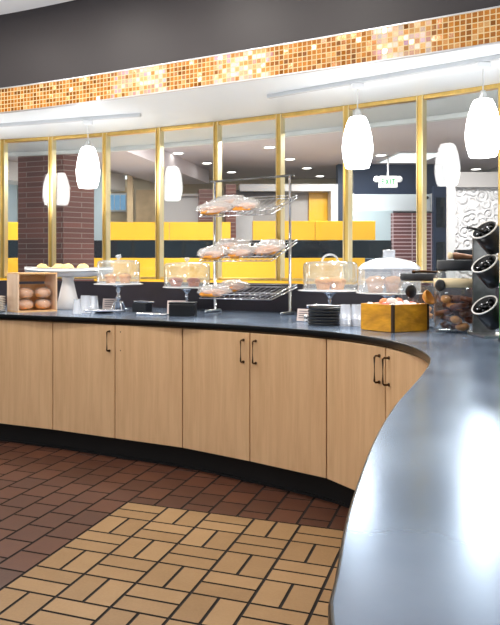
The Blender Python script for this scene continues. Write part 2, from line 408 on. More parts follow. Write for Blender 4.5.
FRONT = [(-2.6, 5.72), (-2.0, 5.60), (-1.5, 5.44), (-1.09, 5.27), (-.71, 5.07), (-.27, 4.83), (.14, 4.57), (.53, 4.27), (.87, 3.92), (1.05, 3.54), (1.085, 3.19), (1.035, 2.87), (.97, 2.67), (.85, 2.40), (.72, 2.13), (.575, 1.83), (.42, 1.47), (.28, 1.1), (.20, .85), (.163, .72), (.150, .5), (.17, .2), (.18, -.5)]
G_S = .831
GL = [(-1.62 - .58 * k, 7.97 + .12 * k) for k in (3, 2, 1)] + [(-1.62, 7.97), (-1.09, 7.79), (-.52, 7.56), (.01, 7.28), (.54, 6.97), (1.06, 6.62), (1.56, 6.27), (2.04, 5.90), (2.49, 5.49), (2.9, 5.05), (3.25, 4.57)]
GL = [(x * G_S, y * G_S) for x, y in GL]
MOS = [(-2.6, 5.95), (-1.9, 5.75), (-1.13, 5.485), (-.21, 4.97), (.55, 4.50), (1.17, 4.10), (1.70, 3.74), (2.2, 3.36), (2.8, 2.85)]

# ------------------------------------------------------------------ floor
th = -.393; O = Vector((.092, 3.382)); S = .227
di = Vector((math.cos(th), math.sin(th))); dj = Vector((math.sin(th), -math.cos(th)))
def floor_build():
    mb = MB(); rnd = []
    mb.add([(-14, -16, -.004), (14, -16, -.004), (14, 13, -.004), (-14, 13, -.004), (-14, -16, -.2), (14, -16, -.2), (14, 13, -.2), (-14, 13, -.2)],
           [(0, 1, 2, 3), (7, 6, 5, 4), (0, 4, 5, 1), (1, 5, 6, 2), (2, 6, 7, 3), (3, 7, 4, 0)], 0); rnd += [0] * 6
    def tile(i0, i1, j0, j1, mat, g=.0034):
        w = lambda i, j, z: ((O + di * i + dj * j).x, (O + di * i + dj * j).y, z)
        c = O + di * (i0 + i1) / 2 + dj * (j0 + j1) / 2
        if not (-3.2 < c.x < 1.9 and -1.2 < c.y < 6.2): return
        e = .003
        a = [w(i0 + g, j0 + g, -.004), w(i1 - g, j0 + g, -.004), w(i1 - g, j1 - g, -.004), w(i0 + g, j1 - g, -.004)]
        g2 = g + e
        b = [w(i0 + g2, j0 + g2, 0), w(i1 - g2, j0 + g2, 0), w(i1 - g2, j1 - g2, 0), w(i0 + g2, j1 - g2, 0)]
        mb.add(a + b, [(7, 6, 5, 4), (0, 4, 5, 1), (1, 5, 6, 2), (2, 6, 7, 3), (3, 7, 4, 0)], mat)
        mb.m[-4:] = [0] * 4
        rnd.extend([random.random()] * 5)
    I0, J0 = -2 * S, -2 * S
    for i in range(-2, 16):
        for j in range(-2, 22):
            a, b = i * S, j * S
            if (i + j) % 2 == 0:
                tile(a, a + S, b, b + S / 2, 2); tile(a, a + S, b + S / 2, b + S, 2)
            else:
                tile(a, a + S / 2, b, b + S, 2); tile(a + S / 2, a + S, b, b + S, 2)
    W, Ln = .148, .197
    for r in range(-26, 26):
        off = (.5 if r % 2 else 0) * Ln
        for k in range(-26, 60):
            a0 = I0 - (r + 1) * W; a1 = a0 + W; b0 = J0 - Ln * 20 + k * Ln + off; b1 = b0 + Ln
            if a1 <= I0 + 1e-6: tile(a0, a1, b0, b1, 1)
            elif b0 < J0 - .02:
                tile(a0, a1, b0, min(b1, J0), 1)
    o = mb.build('floor', [M['grout'], M['tile_brown'], M['tile_beige']])
    at_ = o.data.attributes.new('rnd', 'FLOAT', 'FACE'); at_.data.foreach_set('value', rnd)
    struct(o)
floor_build()

# ------------------------------------------------------------------ worktop, cabinets, kick
def back_edge(n):
    P = GL[:12] + [(2.42, 4.15), (2.62, 3.5), (2.6, 2.6), (2.3, 1.6), (1.9, .7), (1.5, 0), (1.3, -.5)]
    return spline(P, n)
NF = 150
Fc = [p + Vector((-.018 * min(1, max(0, (p.y - 1.2) / 2)), 0)) for p in spline(FRONT, NF)]; Bc = back_edge(NF)
Bc = offset(Bc, -.012)
mb = MB()
V = lambda c, z: [(p.x, p.y, z) for p in c]
def inset(d): return offset(Fc, d)
ribbon(mb, [V(inset(.005), CT), V(Bc, CT), V(Bc, CT - .035), V(inset(.014), CT - .035), V(inset(.005), CT)], 0, False)
wt = mb.build('worktop', M['counter'])
mb = MB(); ribbon(mb, [V(inset(.0135), CT - .035), V(inset(.003), CT - .033), V(inset(0), CT - .027), V(inset(0), CT - .006), V(inset(.001), CT - .0025), V(inset(.0025), CT - .0008), V(inset(.0048), CT), V(inset(.0135), CT - .035)], 0, True)
mb.build('edge_band', M['edgeblack'], wt)['label'] = 'rounded black edge band'
tag(wt, 'long curved black worktop sweeping round on top of the beech cabinets', 'worktop')
for i in (0,): pass

DOORS = [(-2.05, 5.60), (-1.62, 5.48), (-1.15, 5.32), (-.695, 5.09), (-.265, 4.835), (.155, 4.585), (.52, 4.27), (.872, 3.93), (1.05, 3.52), (1.09, 3.06), (1.01, 2.62)]
DOORS = [Vector(p) for p in DOORS]
nd = normals(DOORS); DOORS = [p + n * .012 + Vector((-.008, -.02)) for p, n in zip(DOORS, nd)]
ZB, ZT = .14, .862
CABS = [(1, 3, (None, None), 'beech double-door cabinet cut by the left edge, below the pine box of buns'),
        (3, 5, ('R', 'X'), 'beech double-door cabinet with one pull and one missing pull'),
        (5, 7, ('R', 'L'), 'beech double-door cabinet below the wire rack with paired pulls'),
        (7, 9, ('R', 'L'), 'beech double-door cabinet below the yellow crate, where the worktop bends'),]
for a, b, hs, lab in CABS:
    base = (DOORS[a] + DOORS[b]) / 2
    root = empty('base_cabinet', (base.x, base.y, 0)); tag(root, lab, 'cabinet', 'beech base cabinets under the worktop')
    def loc(p): return p - base
    front = [DOORS[a], DOORS[a + 1], DOORS[b]]
    nn = [nd[a], nd[a + 1], nd[b]]
    f = [p + n * .021 for p, n in zip(front, nn)]; bk = [p + n * .52 for p, n in zip(front, nn)]
    # shrink the carcass sideways a hair so that neighbours do not touch
    t0 = (f[1] - f[0]).normalized() * .002; t1 = (f[2] - f[1]).normalized() * .002
    f[0] = f[0] + t0; bk[0] = bk[0] + t0; f[2] = f[2] - t1; bk[2] = bk[2] - t1
    MB().prism([loc(p) for p in f] + [loc(p) for p in reversed(bk)], ZB, .863).build('body', M['beech_edge'], root)
    for k in (0, 1):
        p, q = DOORS[a + k], DOORS[a + k + 1]; mid = (p + q) / 2; d = (q - p); w = d.length; ang = math.atan2(d.y, d.x)
        d.normalize(); nrm = Vector((-d.y, d.x))
        c = loc(mid + nrm * .0095)
        door = MB().box((0, 0, 0), (w - .007, .019, ZT - ZB - .004)).build('door', M['beech'], root, bevel=.0015)
        door.location = (c.x, c.y, (ZT + ZB) / 2 - .002); door.rotation_euler = (0, 0, ang)
        if hs[k] in ('R', 'L'):
            sx = (1 if hs[k] == 'R' else -1) * (w / 2 - .042); z0, z1 = .195, .318
            y0 = -.0095; pts = [(sx, y0, z1), (sx, y0 - .024, z1), (sx, y0 - .030, z1 - .006), (sx, y0 - .030, z0 + .006), (sx, y0 - .024, z0), (sx, y0, z0)]
            h = MB().tube(pts, .0048, 8); h.tube([(sx, y0, z1), (sx, y0 - .004, z1)], .008, 10); h.tube([(sx, y0, z0), (sx, y0 - .004, z0)], .008, 10)
            h.build('handle', M['bronze'], door)['label'] = 'dark bronze bar pull'
        if hs[k] == 'X':
            for z in (.200, .318): MB().tube([(-w / 2 + .042, -.0096, z), (-w / 2 + .042, -.0105, z)], .004, 8).build('screw_hole', M['darkiron'], door)
# unseen cabinets past both ends of the visible ones, simplified to plain curved beech panelling
RUN_R = [DOORS[9], DOORS[10], Vector((.78, 2.26)), Vector((.52, 1.74)), Vector((.32, 1.25)), Vector((.20, .85)), Vector((.165, .5)), Vector((.19, -.5))]
RUN_L = [Vector((-2.58, 5.72)), Vector((-2.06, 5.61)), DOORS[1] + Vector((-.004, .001))]
for nm, run in (('cabinet_run_right', RUN_R), ('cabinet_run_left', RUN_L)):
    mb = MB(); wallstrip(mb, offset(spline([(p.x, p.y) for p in run], 60), .014), ZB, .863, .02); struct(mb.build(nm, M['beech']))
run = RUN_L[:2] + DOORS[1:10] + RUN_R[1:]
kc = [p + n * .075 for p, n in zip(run, normals(run))]
kc = spline([(p.x, p.y) for p in kc], 90)
mb = MB(); wallstrip(mb, kc, 0, ZB, .02)
c2 = offset(kc, -.012)
wallstrip(mb, c2, 0, .012, .012)
struct(mb.build('baseboard_counter', M['black_kick']))

# ------------------------------------------------------------------ low wall behind the worktop, brass framed panes, soffit, fascia
SILL = 1.125; SOF = 2.337
Gc = spline(GL, 120)
mb = MB(); wallstrip(mb, Gc, 0, SILL - .02, .07); struct(mb.build('wall_backsplash', M['splash']))
mb = MB(); so = offset(Gc, .78); fr = spline(MOS, 120)
n_ = 120
ribbon(mb, [V(fr, SOF), V(so, SOF), V(so, SOF + .10), V(fr, SOF + .10), V(fr, SOF)], 0, False)
struct(mb.build('ceiling_soffit', M['soffit']))
mb = MB(); wallstrip(mb, offset(Gc, .74), SOF - .035, SOF - .001, .05); struct(mb.build('trim_1', M['white']))
# mosaic band and its two metal edges
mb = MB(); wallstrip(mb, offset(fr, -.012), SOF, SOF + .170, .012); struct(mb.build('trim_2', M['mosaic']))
for k, z in ((3, SOF - .006), (4, SOF + .170)):
    mb = MB(); wallstrip(mb, offset(fr, -.016), z, z + .007, .02); struct(mb.build('trim_%d' % k, M['trimgrey']))
mb = MB(); wallstrip(mb, fr, SOF + .101, 3.045, .1); struct(mb.build('wall_fascia', M['fascia']))

for k in range(3, 11):                                         # eight bays of the pane wall
    p, q = Vector(GL[k]), Vector(GL[k + 1]); d = q - p; w = d.length; ang = math.atan2(d.y, d.x)
    root = struct(empty('window_%d' % (k - 2), (p.x, p.y, SILL), ang))
    H = SOF - SILL - .002
    x0 = .022
    f = MB().box((w / 2, .03, .010), (w - .044, .06, .020)); f.box((w / 2, .002, .006), (w - .044, .012, .012)); struct(f.build('sill_rail', M['gold'], root, bevel=.002))
    f = MB().box((w / 2, .03, H - .013), (w - .044, .05, .026)); struct(f.build('head_rail', M['gold'], root, bevel=.002))
    f = MB().box((0, .03, H / 2), (.032, .05, H)); f.box((-.0185, .025, H / 2), (.006, .062, H), mat=1); f.box((.0185, .025, H / 2), (.006, .062, H), mat=1)
    struct(f.build('mullion', [M['gold'], M['goldpale']], root))
    f = MB().box((w / 2, .03, H / 2 - .003), (w - .046, .008, H - .064)); struct(f.build('pane', M['glass'], root))
p = Vector(GL[11]); f = MB().box((0, .03, H / 2), (.044, .05, H)); o = f.build('window_9', M['gold'], loc=(p.x, p.y, SILL)); o.rotation_euler.z = -.75; struct(o)
# foreground room shell
mb = MB(); mb.box((0, 5.0, 3.095), (10, 16, .1)); struct(mb.build('ceiling', M['ceil']))
for nm, c, s_ in (('wall_left', (-5.05, 9.55, 1.42), (.1, 6.1, 3.25)), ('wall_right', (5.05, 7.0, 1.42), (.1, 11.2, 3.25))):
    struct(MB().box(c, s_).build(nm, M['white']))
# ------------------------------------------------------------------ dining room beyond the panes
YB = 12.4
struct(MB().box((0, 12.55, 1.42), (10, .1, 3.25)).build('wall_back', M['creamwall']))
CB = 2.66
back_c = offset(Gc, .83)
poly = [(p.x, p.y) for p in back_c] + [(4.95, 3.0), (4.95, 12.48), (-4.95, 12.48), (-4.95, 6.9)]
struct(MB().prism(poly, CB, CB + .06).build('ceiling_dining', M['mauveceil']))
def slab(name, px0, px1, py_top, Y, mat, th=.12, z0=0, bevel=0):
    x0, x1 = xat(px0, Y), xat(px1, Y); z1 = min(zat(py_top, Y), CB - .002)
    return MB().box(((x0 + x1) / 2, Y + th / 2, (z0 + z1) / 2), (x1 - x0, th, z1 - z0)).build(name, M[mat], bevel=bevel)
# ceiling beam running away to the right
def beam(a, b, w, z0, z1):
    a, b = Vector(a), Vector(b); d = (b - a).normalized(); n = Vector((-d.y, d.x)) * w
    return MB().prism([a, b, b + n, a + n], z0, z1)
struct(beam((-.46, 7.75), (.78, 11.4), .75, 2.46, CB - .002).build('beam_1', M['mauveceil']))
struct(beam((-2.6, 9.8), (-.5, 11.9), .5, 2.40, CB - .002).build('beam_2', M['white']))
# brick pillar
pc = at(58, 265, 7.55); a_ = math.radians(-24)
u_ = Vector((math.cos(a_), math.sin(a_))); w_ = Vector((-u_.y, u_.x)); c0 = Vector((xat(63.5, 7.28), 7.28))
P = [c0, c0 + Vector((math.cos(.62), math.sin(.62))) * .34, c0 + Vector((math.cos(.62), math.sin(.62))) * .34 + Vector((-.62, .6)) * .9, c0 - u_ * .52 + w_ * .05 + Vector((0, .25)), c0 - u_ * .52]
struct(MB().prism(P, 0, CB - .002).build('pillar_brick', M['brick']))
# partition with yellow panels round a dark glazed strip
YP = 9.6
pr = struct(empty('partition_booths', (0, YP, 0)))
def pslab(name, px0, px1, py0, py1, mat, dy=0, th=.08):
    x0, x1 = xat(px0, YP), xat(px1, YP); z1 = zat(py0, YP); z0 = zat(py1, YP) if py1 else 0
    o = MB().box(((x0 + x1) / 2, dy + th / 2, (z0 + z1) / 2), (x1 - x0, th, z1 - z0)).build(name, M[mat], pr, bevel=.004); struct(o)
xs = [-60, 18, 104, 158, 214, 278, 345, 392]
pslab('lower_panel', -60, 214, 258, None, 'yellow'); pslab('lower_panel', 214.4, 345, 258, None, 'yellow'); pslab('lower_panel', 345.4, 365, 258, None, 'yellow')
pslab('glazed_strip', -60, 392, 240.3, 258.3, 'navy', dy=.02, th=.04)
pslab('upper_panel', -60, 60, 222, 240, 'yellow'); pslab('upper_panel', 106, 169, 222, 240, 'yellow'); pslab('upper_panel', 169.4, 230.5, 222, 240, 'yellow'); pslab('upper_panel', 253, 315, 221, 240, 'yellow'); pslab('upper_panel', 315.4, 375.5, 221, 240, 'yellow')
pslab('lower_post', 365.4, 392, 258.6, None, 'navywall', dy=.02)
# far walls, columns and panels, left to right
struct(slab('wall_alcove', -30, 17, 120, 11.0, 'bluegrey'))
struct(slab('column_pale', 92, 106, 130, 11.2, 'bluegrey'))
struct(slab('column_tan', 127, 133, 120, 11.6, 'tan', .2)); struct(slab('column_tan', 136, 157, 190, 11.9, 'tan', .2))
w1 = struct(empty('window_10', (xat(117, 12.3), 12.40, zat(212, 12.3))))
x1 = xat(126.5, 12.3) - xat(107.5, 12.3)
struct(MB().box((0, 0, .16), (x1, .03, .30)).build('window_frame', M['white'], w1))
for k in range(3): struct(MB().box(((k - 1) * x1 * .31, -.02, .16), (x1 * .26, .02, .24)).build('pane', M['bluepane'], w1))
arch = MB(); n = 16
pts = [(x1 / 2 * 1.15 * math.cos(math.pi * k / n), .33 + .16 * math.sin(math.pi * k / n)) for k in range(n + 1)]
arch.add([(x, -.02, z) for x, z in pts] + [(x, .02, z) for x, z in pts], [tuple(range(n + 1)), tuple(reversed(range(n + 1, 2 * n + 2)))] + [(i, i + n + 1, i + n + 2, i + 1) for i in range(n)], 0)
struct(arch.build('arch_panel', M['tan'], w1))
struct(slab('wall_grey', 158, 199, 196, 10.4, 'greypanel'))
struct(slab('trim_5', 157, 200, 193.5, 10.3, 'midgrey', .05, z0=zat(196, 10.3)))
struct(slab('column_brick', 199, 222, 189, 10.2, 'brick', .3)); struct(slab('column_brick', 226, 236, 184, 10.0, 'brick', .25))
struct(slab('wall_panel', 236, 253, 190, 10.8, 'greypanel'))
struct(slab('wall_grey', 253, 309, 191, 10.9, 'midgrey'))
struct(slab('beam_dark', 232, 283, 190, 10.7, 'darkpost', .06, z0=zat(197, 10.7)))
struct(slab('wall_yellow', 309, 331, 191, 10.85, 'yellow'))
struct(slab('beam_white', 240, 338, 184, 10.6, 'greypanel', .2, z0=zat(191, 10.6)))
struct(slab('column_white', 331, 338, 191.2, 10.6, 'greypanel', .2))
struct(slab('wall_navy', 338, 450, 150, 10.7, 'navywall'))
struct(slab('wall_bluegrey', 352, 393, 211, 10.4, 'bluegrey'))
struct(slab('wall_redtile', 393, 433, 213, 10.3, 'brick2'))
struct(slab('column_white', 448, 455.5, 150, 8.6, 'greypanel', .05))
struct(slab('wall_carved', 456, 540, 187, 8.7, 'flute'))
struct(slab('beam_grey', 455.6, 540, 172, 8.62, 'midgrey', .2, z0=zat(187, 8.62)))
dn = struct(slab('door_1', 433.5, 447, 186, 10.25, 'navywall', .06))
for z in (.5, 1.35, 1.95):
    b = MB().box((xat(440.2, 10.25), 10.24, z), (.11, .02, .4)).build('door_panel', M['navy'], dn); struct(b)

# screen housing on the navy wall
t = tag(empty('projection_screen', (xat(393, 10.42), 10.42, zat(211.5, 10.42))), 'long white roll-up screen housing below the exit sign', 'screen')
w = xat(432.5, 10.42) - xat(354, 10.42)
MB().box((0, .14, .12), (w - .02, .26, .24)).build('housing', M['screen'], t, bevel=.02)
for sx in (-1, 1): MB().box((sx * (w / 2), .14, .12), (.025, .28, .26)).build('end_cap', M['greypanel'], t, bevel=.01)
MB().lathe([(0, -.01), (.022, -.01), (.022, .01), (0, .01)], 14, (w / 2 - .07, .005, .19), Matrix.Rotation(math.pi / 2, 3, 'X')).build('knob', M['blackmat'], t)
# exit sign
ex = tag(empty('exit_sign', (xat(388, 9.9), 9.9, zat(188, 9.9))), 'lit white exit sign with two round emergency lamps', 'sign')
sw = .235
MB().box((0, 0, .08), (sw, .05, .15)).build('housing', M['exitwhite'], ex, bevel=.006)
MB().tube([(0, 0, .15), (0, 0, CB - zat(188, 9.9) - .003)], .012).build('stem', M['greypanel'], ex)
def letter(segs):
    m = MB()
    for (x, z, w, h, r) in segs: m.box((x, 0, z), (w, .006, h), rot=Matrix.Rotation(r, 3, 'Y'))
    return m
LET = {'E': [(-.016, 0, .009, .07, 0), (0, .031, .036, .009, 0), (-.003, 0, .03, .009, 0), (0, -.031, .036, .009, 0)],
       'X': [(0, 0, .009, .08, .48), (0, 0, .009, .08, -.48)], 'I': [(0, 0, .009, .07, 0)], 'T': [(0, .031, .042, .009, 0), (0, 0, .009, .07, 0)]}
for ch, x in zip('EXIT', (-.072, -.02, .022, .062)):
    o = letter(LET[ch]).build('letter', M['exitgreen'], ex); o.location = (x, -.028, .08)
for sx in (-1, 1):
    MB().lathe([(0, -.03), (.035, -.03), (.042, 0), (.03, .03), (0, .03)], 16, (sx * (sw / 2 + .03), 0, .115), Matrix.Rotation(math.pi / 2, 3, 'X')).build('emergency_lamp', M['exitwhite'], ex)
# tables with dark red cloth seen over the partition
# recessed lights of the dining room
REC = [(178, 153, 'round recessed ceiling light right of the fourth brass mullion, above a lamp reflection'),
       (207, 163, 'round recessed ceiling light just left of the fifth brass mullion'),
       (231.5, 172, 'round recessed ceiling light above the left half of the wire rack'),
       (269.5, 147, 'round recessed ceiling light just left of the sixth brass mullion'),
       (290, 159, 'round recessed ceiling light above the right post of the wire rack'),
       (307, 168, 'round recessed ceiling light second from the white far column'),
       (320, 176, 'round recessed ceiling light closest to the white far column'),
       (381, 155, 'round recessed ceiling light high above the exit sign'),
       (388, 165.5, 'round recessed ceiling light directly above the exit sign'),
       (476, 169, 'round recessed ceiling light beneath the largest pendant lamp'),
       (10, 163, 'round recessed ceiling light at left of the brick pillar')]
for px, py, lab in REC:
    Y = F_PX * (CB - EYE) / (HY - py); x = xat(px, Y)
    t = tag(empty('recessed_light', (x, Y, CB)), lab, 'ceiling light', 'recessed lights in the dining room ceiling')
    MB().lathe([(.062, -.001), (.064, -.006), (.088, -.009), (.092, -.001)], 24).build('trim_ring', M['white'], t)
    MB().lathe([(0, -.005), (.062, -.005), (.062, -.001), (0, -.001)], 24).build('lens', M['reclight'], t)
for px, py, w, d, lab in ((114, 176.5, .62, .5, 'bright square ceiling panel light beside the arched window'), (410, 157, .6, .9, 'bright ceiling panel light between the pendants and the exit sign')):
    Y = F_PX * (CB - EYE) / (HY - py); x = xat(px, Y)
    t = tag(empty('panel_light', (x, Y, CB)), lab, 'ceiling light')
    MB().box((0, 0, -.008), (w, d, .014)).build('frame', M['white'], t); MB().box((0, 0, -.018), (w - .06, d - .06, .006)).build('diffuser', M['fluor'], t)

# ------------------------------------------------------------------ pendants on their tracks
def track(pts, lab):
    mb = MB(); P = [Vector(p) for p in pts]
    for a, b in zip(P, P[1:]):
        d = b - a; mb.box(((a + b).x / 2, (a + b).y / 2, SOF - .0125), (d.length, .034, .024), math.atan2(d.y, d.x))
    o = mb.build('track_rail', M['trackw'], bevel=.003); tag(o, lab, 'light track', 'white lamp tracks under the soffit')
LP = [(xat(88, 5.64), 5.64, 1.0), (-1.43, 5.98, 1.0), (xat(357.5, 4.49), 4.49, 1.0), (xat(483, 4.02), 4.02, 1.0)]
d1 = Vector((LP[0][0] - LP[1][0], LP[0][1] - LP[1][1])).normalized()
a0 = Vector(LP[0][:2]); b0 = Vector(LP[2][:2]); d2 = (Vector(LP[3][:2]) - b0).normalized()
track([a0 - d1 * 1.5, a0 + d1 * .42], 'white lamp track above the platter of rolls')
track([b0 - d2 * .62, b0 + d2 * 1.2], 'white lamp track above the glass jars and yellow crate')
PL = ['lit white egg-shaped pendant lamp above the white rolls platter', 'lit white pendant lamp reflected in front of the brick pillar',
      'lit white egg-shaped pendant lamp above the yellow crate', 'lit white egg-shaped pendant lamp above the black cutlery rack, largest of all']
proto = None
for (x, y, _), lab in zip(LP, PL):
    if proto is None:
        t = empty('pendant_lamp'); proto = t
        top = 0.0
        ZS = -(SOF - .0255 - 2.118)                              # top of the shade below the track
        MB().box((0, 0, -.016), (.07, .036, .032)).build('track_adapter', M['white'], t, bevel=.004)
        MB().tube([(0, 0, -.03), (0, 0, ZS + .03)], .004).build('cord', M['cordw'], t)
        MB().lathe([(0, ZS + .045), (.012, ZS + .045), (.02, ZS + .03), (.026, ZS), (.026, ZS - .01), (0, ZS - .01)], 20).build('socket_cap', M['lampcap'], t)
        prof = [(.028, 0), (.045, -.006), (.058, -.03), (.072, -.075), (.083, -.13), (.088, -.175), (.087, -.215), (.081, -.255), (.071, -.29), (.066, -.305), (.060, -.300), (.066, -.28), (.076, -.24), (.080, -.19), (.075, -.13), (.05, -.03), (.024, -.006), (.028, 0)]
        MB().lathe([(r, z + ZS) for r, z in prof], 32).build('lamp_shade', M['shade'], t)
    else: t = copy_tree(proto)
    t.location = (x, y, SOF - .0255); tag(t, lab, 'lamp', 'egg-shaped pendant lamps over the worktop')

# ------------------------------------------------------------------ things on the worktop
def oc(px, py): Y = F_PX * (EYE - CT) / (py - HY); return Vector((xat(px, Y), Y, CT))
def ocY(px, Y): return Vector((xat(px, Y), Y, CT))

# pine display box, open to the right front
t = tag(empty('display_box', (-.99, 5.40, CT), math.radians(33)), 'open pale pine box tipped on its side holding wrapped buns', 'box')
w, d, h, k = .31, .2, .285, .012
MB().box((w / 2, d / 2, k / 2), (w, d, k)).build('bottom_board', M['pine'], t, bevel=.001)
MB().box((w / 2, d / 2, h - k / 2), (w, d, k)).build('top_board', M['pine'], t, bevel=.001)
MB().box((k / 2, d / 2, h / 2), (k, d, h - 2 * k)).build('side_board', M['pineside'], t, bevel=.001)
MB().box((w - k / 2, d / 2, h / 2), (k, d, h - 2 * k)).build('side_board', M['pineside'], t, bevel=.001)
bk = MB().box((w / 2, d - k / 2, h - k - .0275), (w - 2 * k, k, .055)); bk.box((w / 2, d - k / 2, (h - k - .075 + k) / 2), (w - 2 * k, k, h - k - .075 - k)); bk.build('back_board', M['pine'], t)
BX = t
R = Matrix.Rotation(math.radians(33), 3, 'Z')
bl = {(0, 0): 'wrapped glazed bun at lower left in the pine box', (1, 0): 'wrapped glazed bun at lower right in the pine box', (0, 1): 'wrapped glazed bun at upper left in the pine box', (1, 1): 'wrapped glazed bun at upper right in the pine box'}
for (i, j), lab in bl.items():
    p = R @ Vector((.085 + i * .142, .075, k + j * .0835)) + Vector((-.99, 5.40, CT))
    b = tag(empty('wrapped_bun', p), lab, 'bun', 'wrapped buns in the pine box')
    MB().blob((0, 0, .038), (.124, .112, .076), seed=i * 3 + j, amp=.1, flat=.25, rz=i).build('bun', M['bun'], b)
    MB().blob((0, 0, .0425), (.132, .124, .083), seed=i + j * 5 + 9, amp=.16, freq=12, flat=.05).build('wrapper', M['film'], b)

# white plates at the very left
pl = None
for k in range(9):
    if pl is None:
        pl = MB().lathe([(0, 0), (.05, 0), (.085, .011), (.088, .014), (.05, .006), (0, .005)], 28).build('saucer', M['whiteplate'])
        o = pl
    else: o = pl.copy(); COL.objects.link(o)
    o.location = (-1.185, 5.50, CT + .0125 * k); tag(o, 'white saucer in the stack at the left edge, beside the pine box', 'saucer', 'white saucers stacked by the pine box')

# platter stand
Pp = oc(68, 309.0); t = tag(empty('pedestal_platter', Pp, math.radians(-22)), 'long white boat-shaped platter on a tapering white pedestal', 'platter')
MB().lathe([(0, 0), (.088, 0), (.093, .004), (.076, .08), (.057, .16), (.043, .22), (.05, .246), (0, .246)], 32).build('pedestal', M['porcelain'], t)
mb = MB(); rows = []
NU = 25
def plat(u, v, dz):                                             # u along, v across
    hw = .125 * max(0.0, (1 - abs(u) ** 2.6)) ** .6 + .002
    return (u * .385, v * hw, .246 + .040 * abs(u) ** 3 + .048 * v * v * (1 - abs(u) ** 4 * .6) + dz)
us = [math.sin(math.pi / 2 * (-1 + 2 * i / (NU - 1))) for i in range(NU)]; NV = 11
top = [[plat(u, -1 + 2 * j / (NV - 1), .022) for j in range(NV)] for u in us]; bot = [[plat(u, -1 + 2 * j / (NV - 1), 0) for j in range(NV)] for u in us]
vs = [p for r in top for p in r] + [p for r in bot for p in r]; fs = []; q = NU * NV
for i in range(NU - 1):
    for j in range(NV - 1):
        a = i * NV + j; fs.append((a, a + NV, a + NV + 1, a + 1)); fs.append((q + a, q + a + 1, q + a + NV + 1, q + a + NV))
for i in range(NU - 1):
    for j in (0, NV - 1):
        a = i * NV + j; fs.append((a, a + NV, q + a + NV, q + a))
for j in range(NV - 1):
    for i in (0, NU - 1):
        a = i * NV + j; fs.append((a, a + 1, q + a + 1, q + a))
mb.add(vs, fs, 0, True); mb.build('platter', M['porcelain'], t)
Rp = Matrix.Rotation(math.radians(-22), 3, 'Z')
for k, (u, v, lab) in enumerate(((-.215, -.02, 'pale yellow oval roll at the left end of the white platter'), (-.085, .01, 'pale yellow oval roll left of centre on the white platter'), (.015, -.035, 'pale yellow oval roll right of centre on the white platter'), (.13, .0, 'pale yellow oval roll nearest the cake dome on the white platter'))):
    p = Rp @ Vector((u, v, .2700)) + Pp
    o = MB().blob((0, 0, .040), (.105, .072, .084), seed=k + 20, amp=.12, flat=.3).build('bread_roll', M['roll'], loc=p); o.rotation_euler.z = -.3 + .35 * k
    tag(o, lab, 'roll', 'pale rolls on the white platter')

def cake_stand(p, r_plate, z_plate, lab, ornate=True, foot=.075):
    t = tag(empty('cake_stand', p), lab, 'cake stand'); h = z_plate - CT
    MB().lathe([(0, h - .006), (r_plate * .9, h - .005), (r_plate - .002, h - .002), (r_plate, h + .001), (r_plate - .002, h + .003), (0, h + .003)], 40).build('plate', M['whiteplate'], t)
    if ornate:
        MB().lathe([(0, h - .0062), (.05, h - .0062), (.03, h - .02), (.012, h - .018), (.020, h - .05), (.010, h - .065), (.014, h - .085), (.024, h - .10), (.012, h - .115), (.016, .04), (.0, .018)], 20).build('stem', M['chrome'], t)
        for k in range(4):
            a = math.pi / 2 * k + .5; c, s_ = math.cos(a), math.sin(a)
            pts = [(c * rr, s_ * rr, z) for rr, z in ((.008, .075), (.03, .07), (.045, .045), (.05, .02), (.066, .009), (.078, .014))]
            MB().tube(pts, .006, 8, rs=[.006, .007, .006, .006, .008, .006]).build('foot', M['chrome'], t)
    else:
        MB().lathe([(0, h - .0062), (.06, h - .0062), (.028, h - .025), (.012, h - .05), (.018, h - .065), (.010, h - .085), (.014, .03), (foot, .008), (foot, 0), (0, 0)], 24).build('stem', M['chrome'], t)
    return t, h
def dome(p, z, r, h, lab, knob='ball'):
    """clear bell standing on a stand's plate"""
    t = tag(empty('cake_dome', (p.x, p.y, z)), lab, 'cake dome'); k = .0035
    prof = [(r, 0), (r, h * .80), (r - .006, h * .90), (r - .022, h * .95), (r * .5, h * .975), (0, h), (0, h - k), (r * .5, h * .975 - k), (r - .022, h * .95 - k), (r - .006 - k, h * .9 - k), (r - k, h * .8), (r - k, 0), (r, 0)]
    MB().lathe(prof, 48).build('bell', M['dome'], t)
    MB().lathe([(r - .004, .0), (r + .004, .0), (r + .004, .006), (r - .004, .006), (r - .004, 0)], 48).build('rim', M['cup'], t)
    if knob == 'ball': MB().lathe([(0, h), (.01, h + .001), (.012, h + .008), (.022, h + .018), (.020, h + .028), (.008, h + .034), (0, h + .034)], 20).build('knob', M['cup'], t)
    else:
        pts = [(math.cos(a) * .05, 0, h - .004 + math.sin(a) * .042) for a in [math.pi * q / 12 for q in range(13)]]
        MB().tube(pts, .007, 8).build('handle', M['cup'], t)
    return t
def muffin(p, r, lab, case, top, dots=None, group=None, h=.075):
    t = tag(empty('muffin', p), lab, 'muffin', group)
    MB().lathe([(0, 0), (r * .72, 0), (r * .95, h * .55), (0, h * .55)], 32, rib=.02).build('paper_case', M[case], t)
    MB().blob((0, 0, h * .66), (r * 2.15, r * 2.15, h * .62), seed=p[0] * 9, amp=.16, flat=.55, freq=9).build('top', M[top], t)
    if dots:
        for q in range(6):
            a = q * 1.05 + p[0] * 20; rr = r * (.25 + .5 * ((q * 37) % 10) / 10)
            MB().blob((math.cos(a) * rr, math.sin(a) * rr, h * .93 - rr * .2), (.02, .02, .016), seed=q, amp=.2, n=10, m=7).build('berry', M[dots], t)
    return t
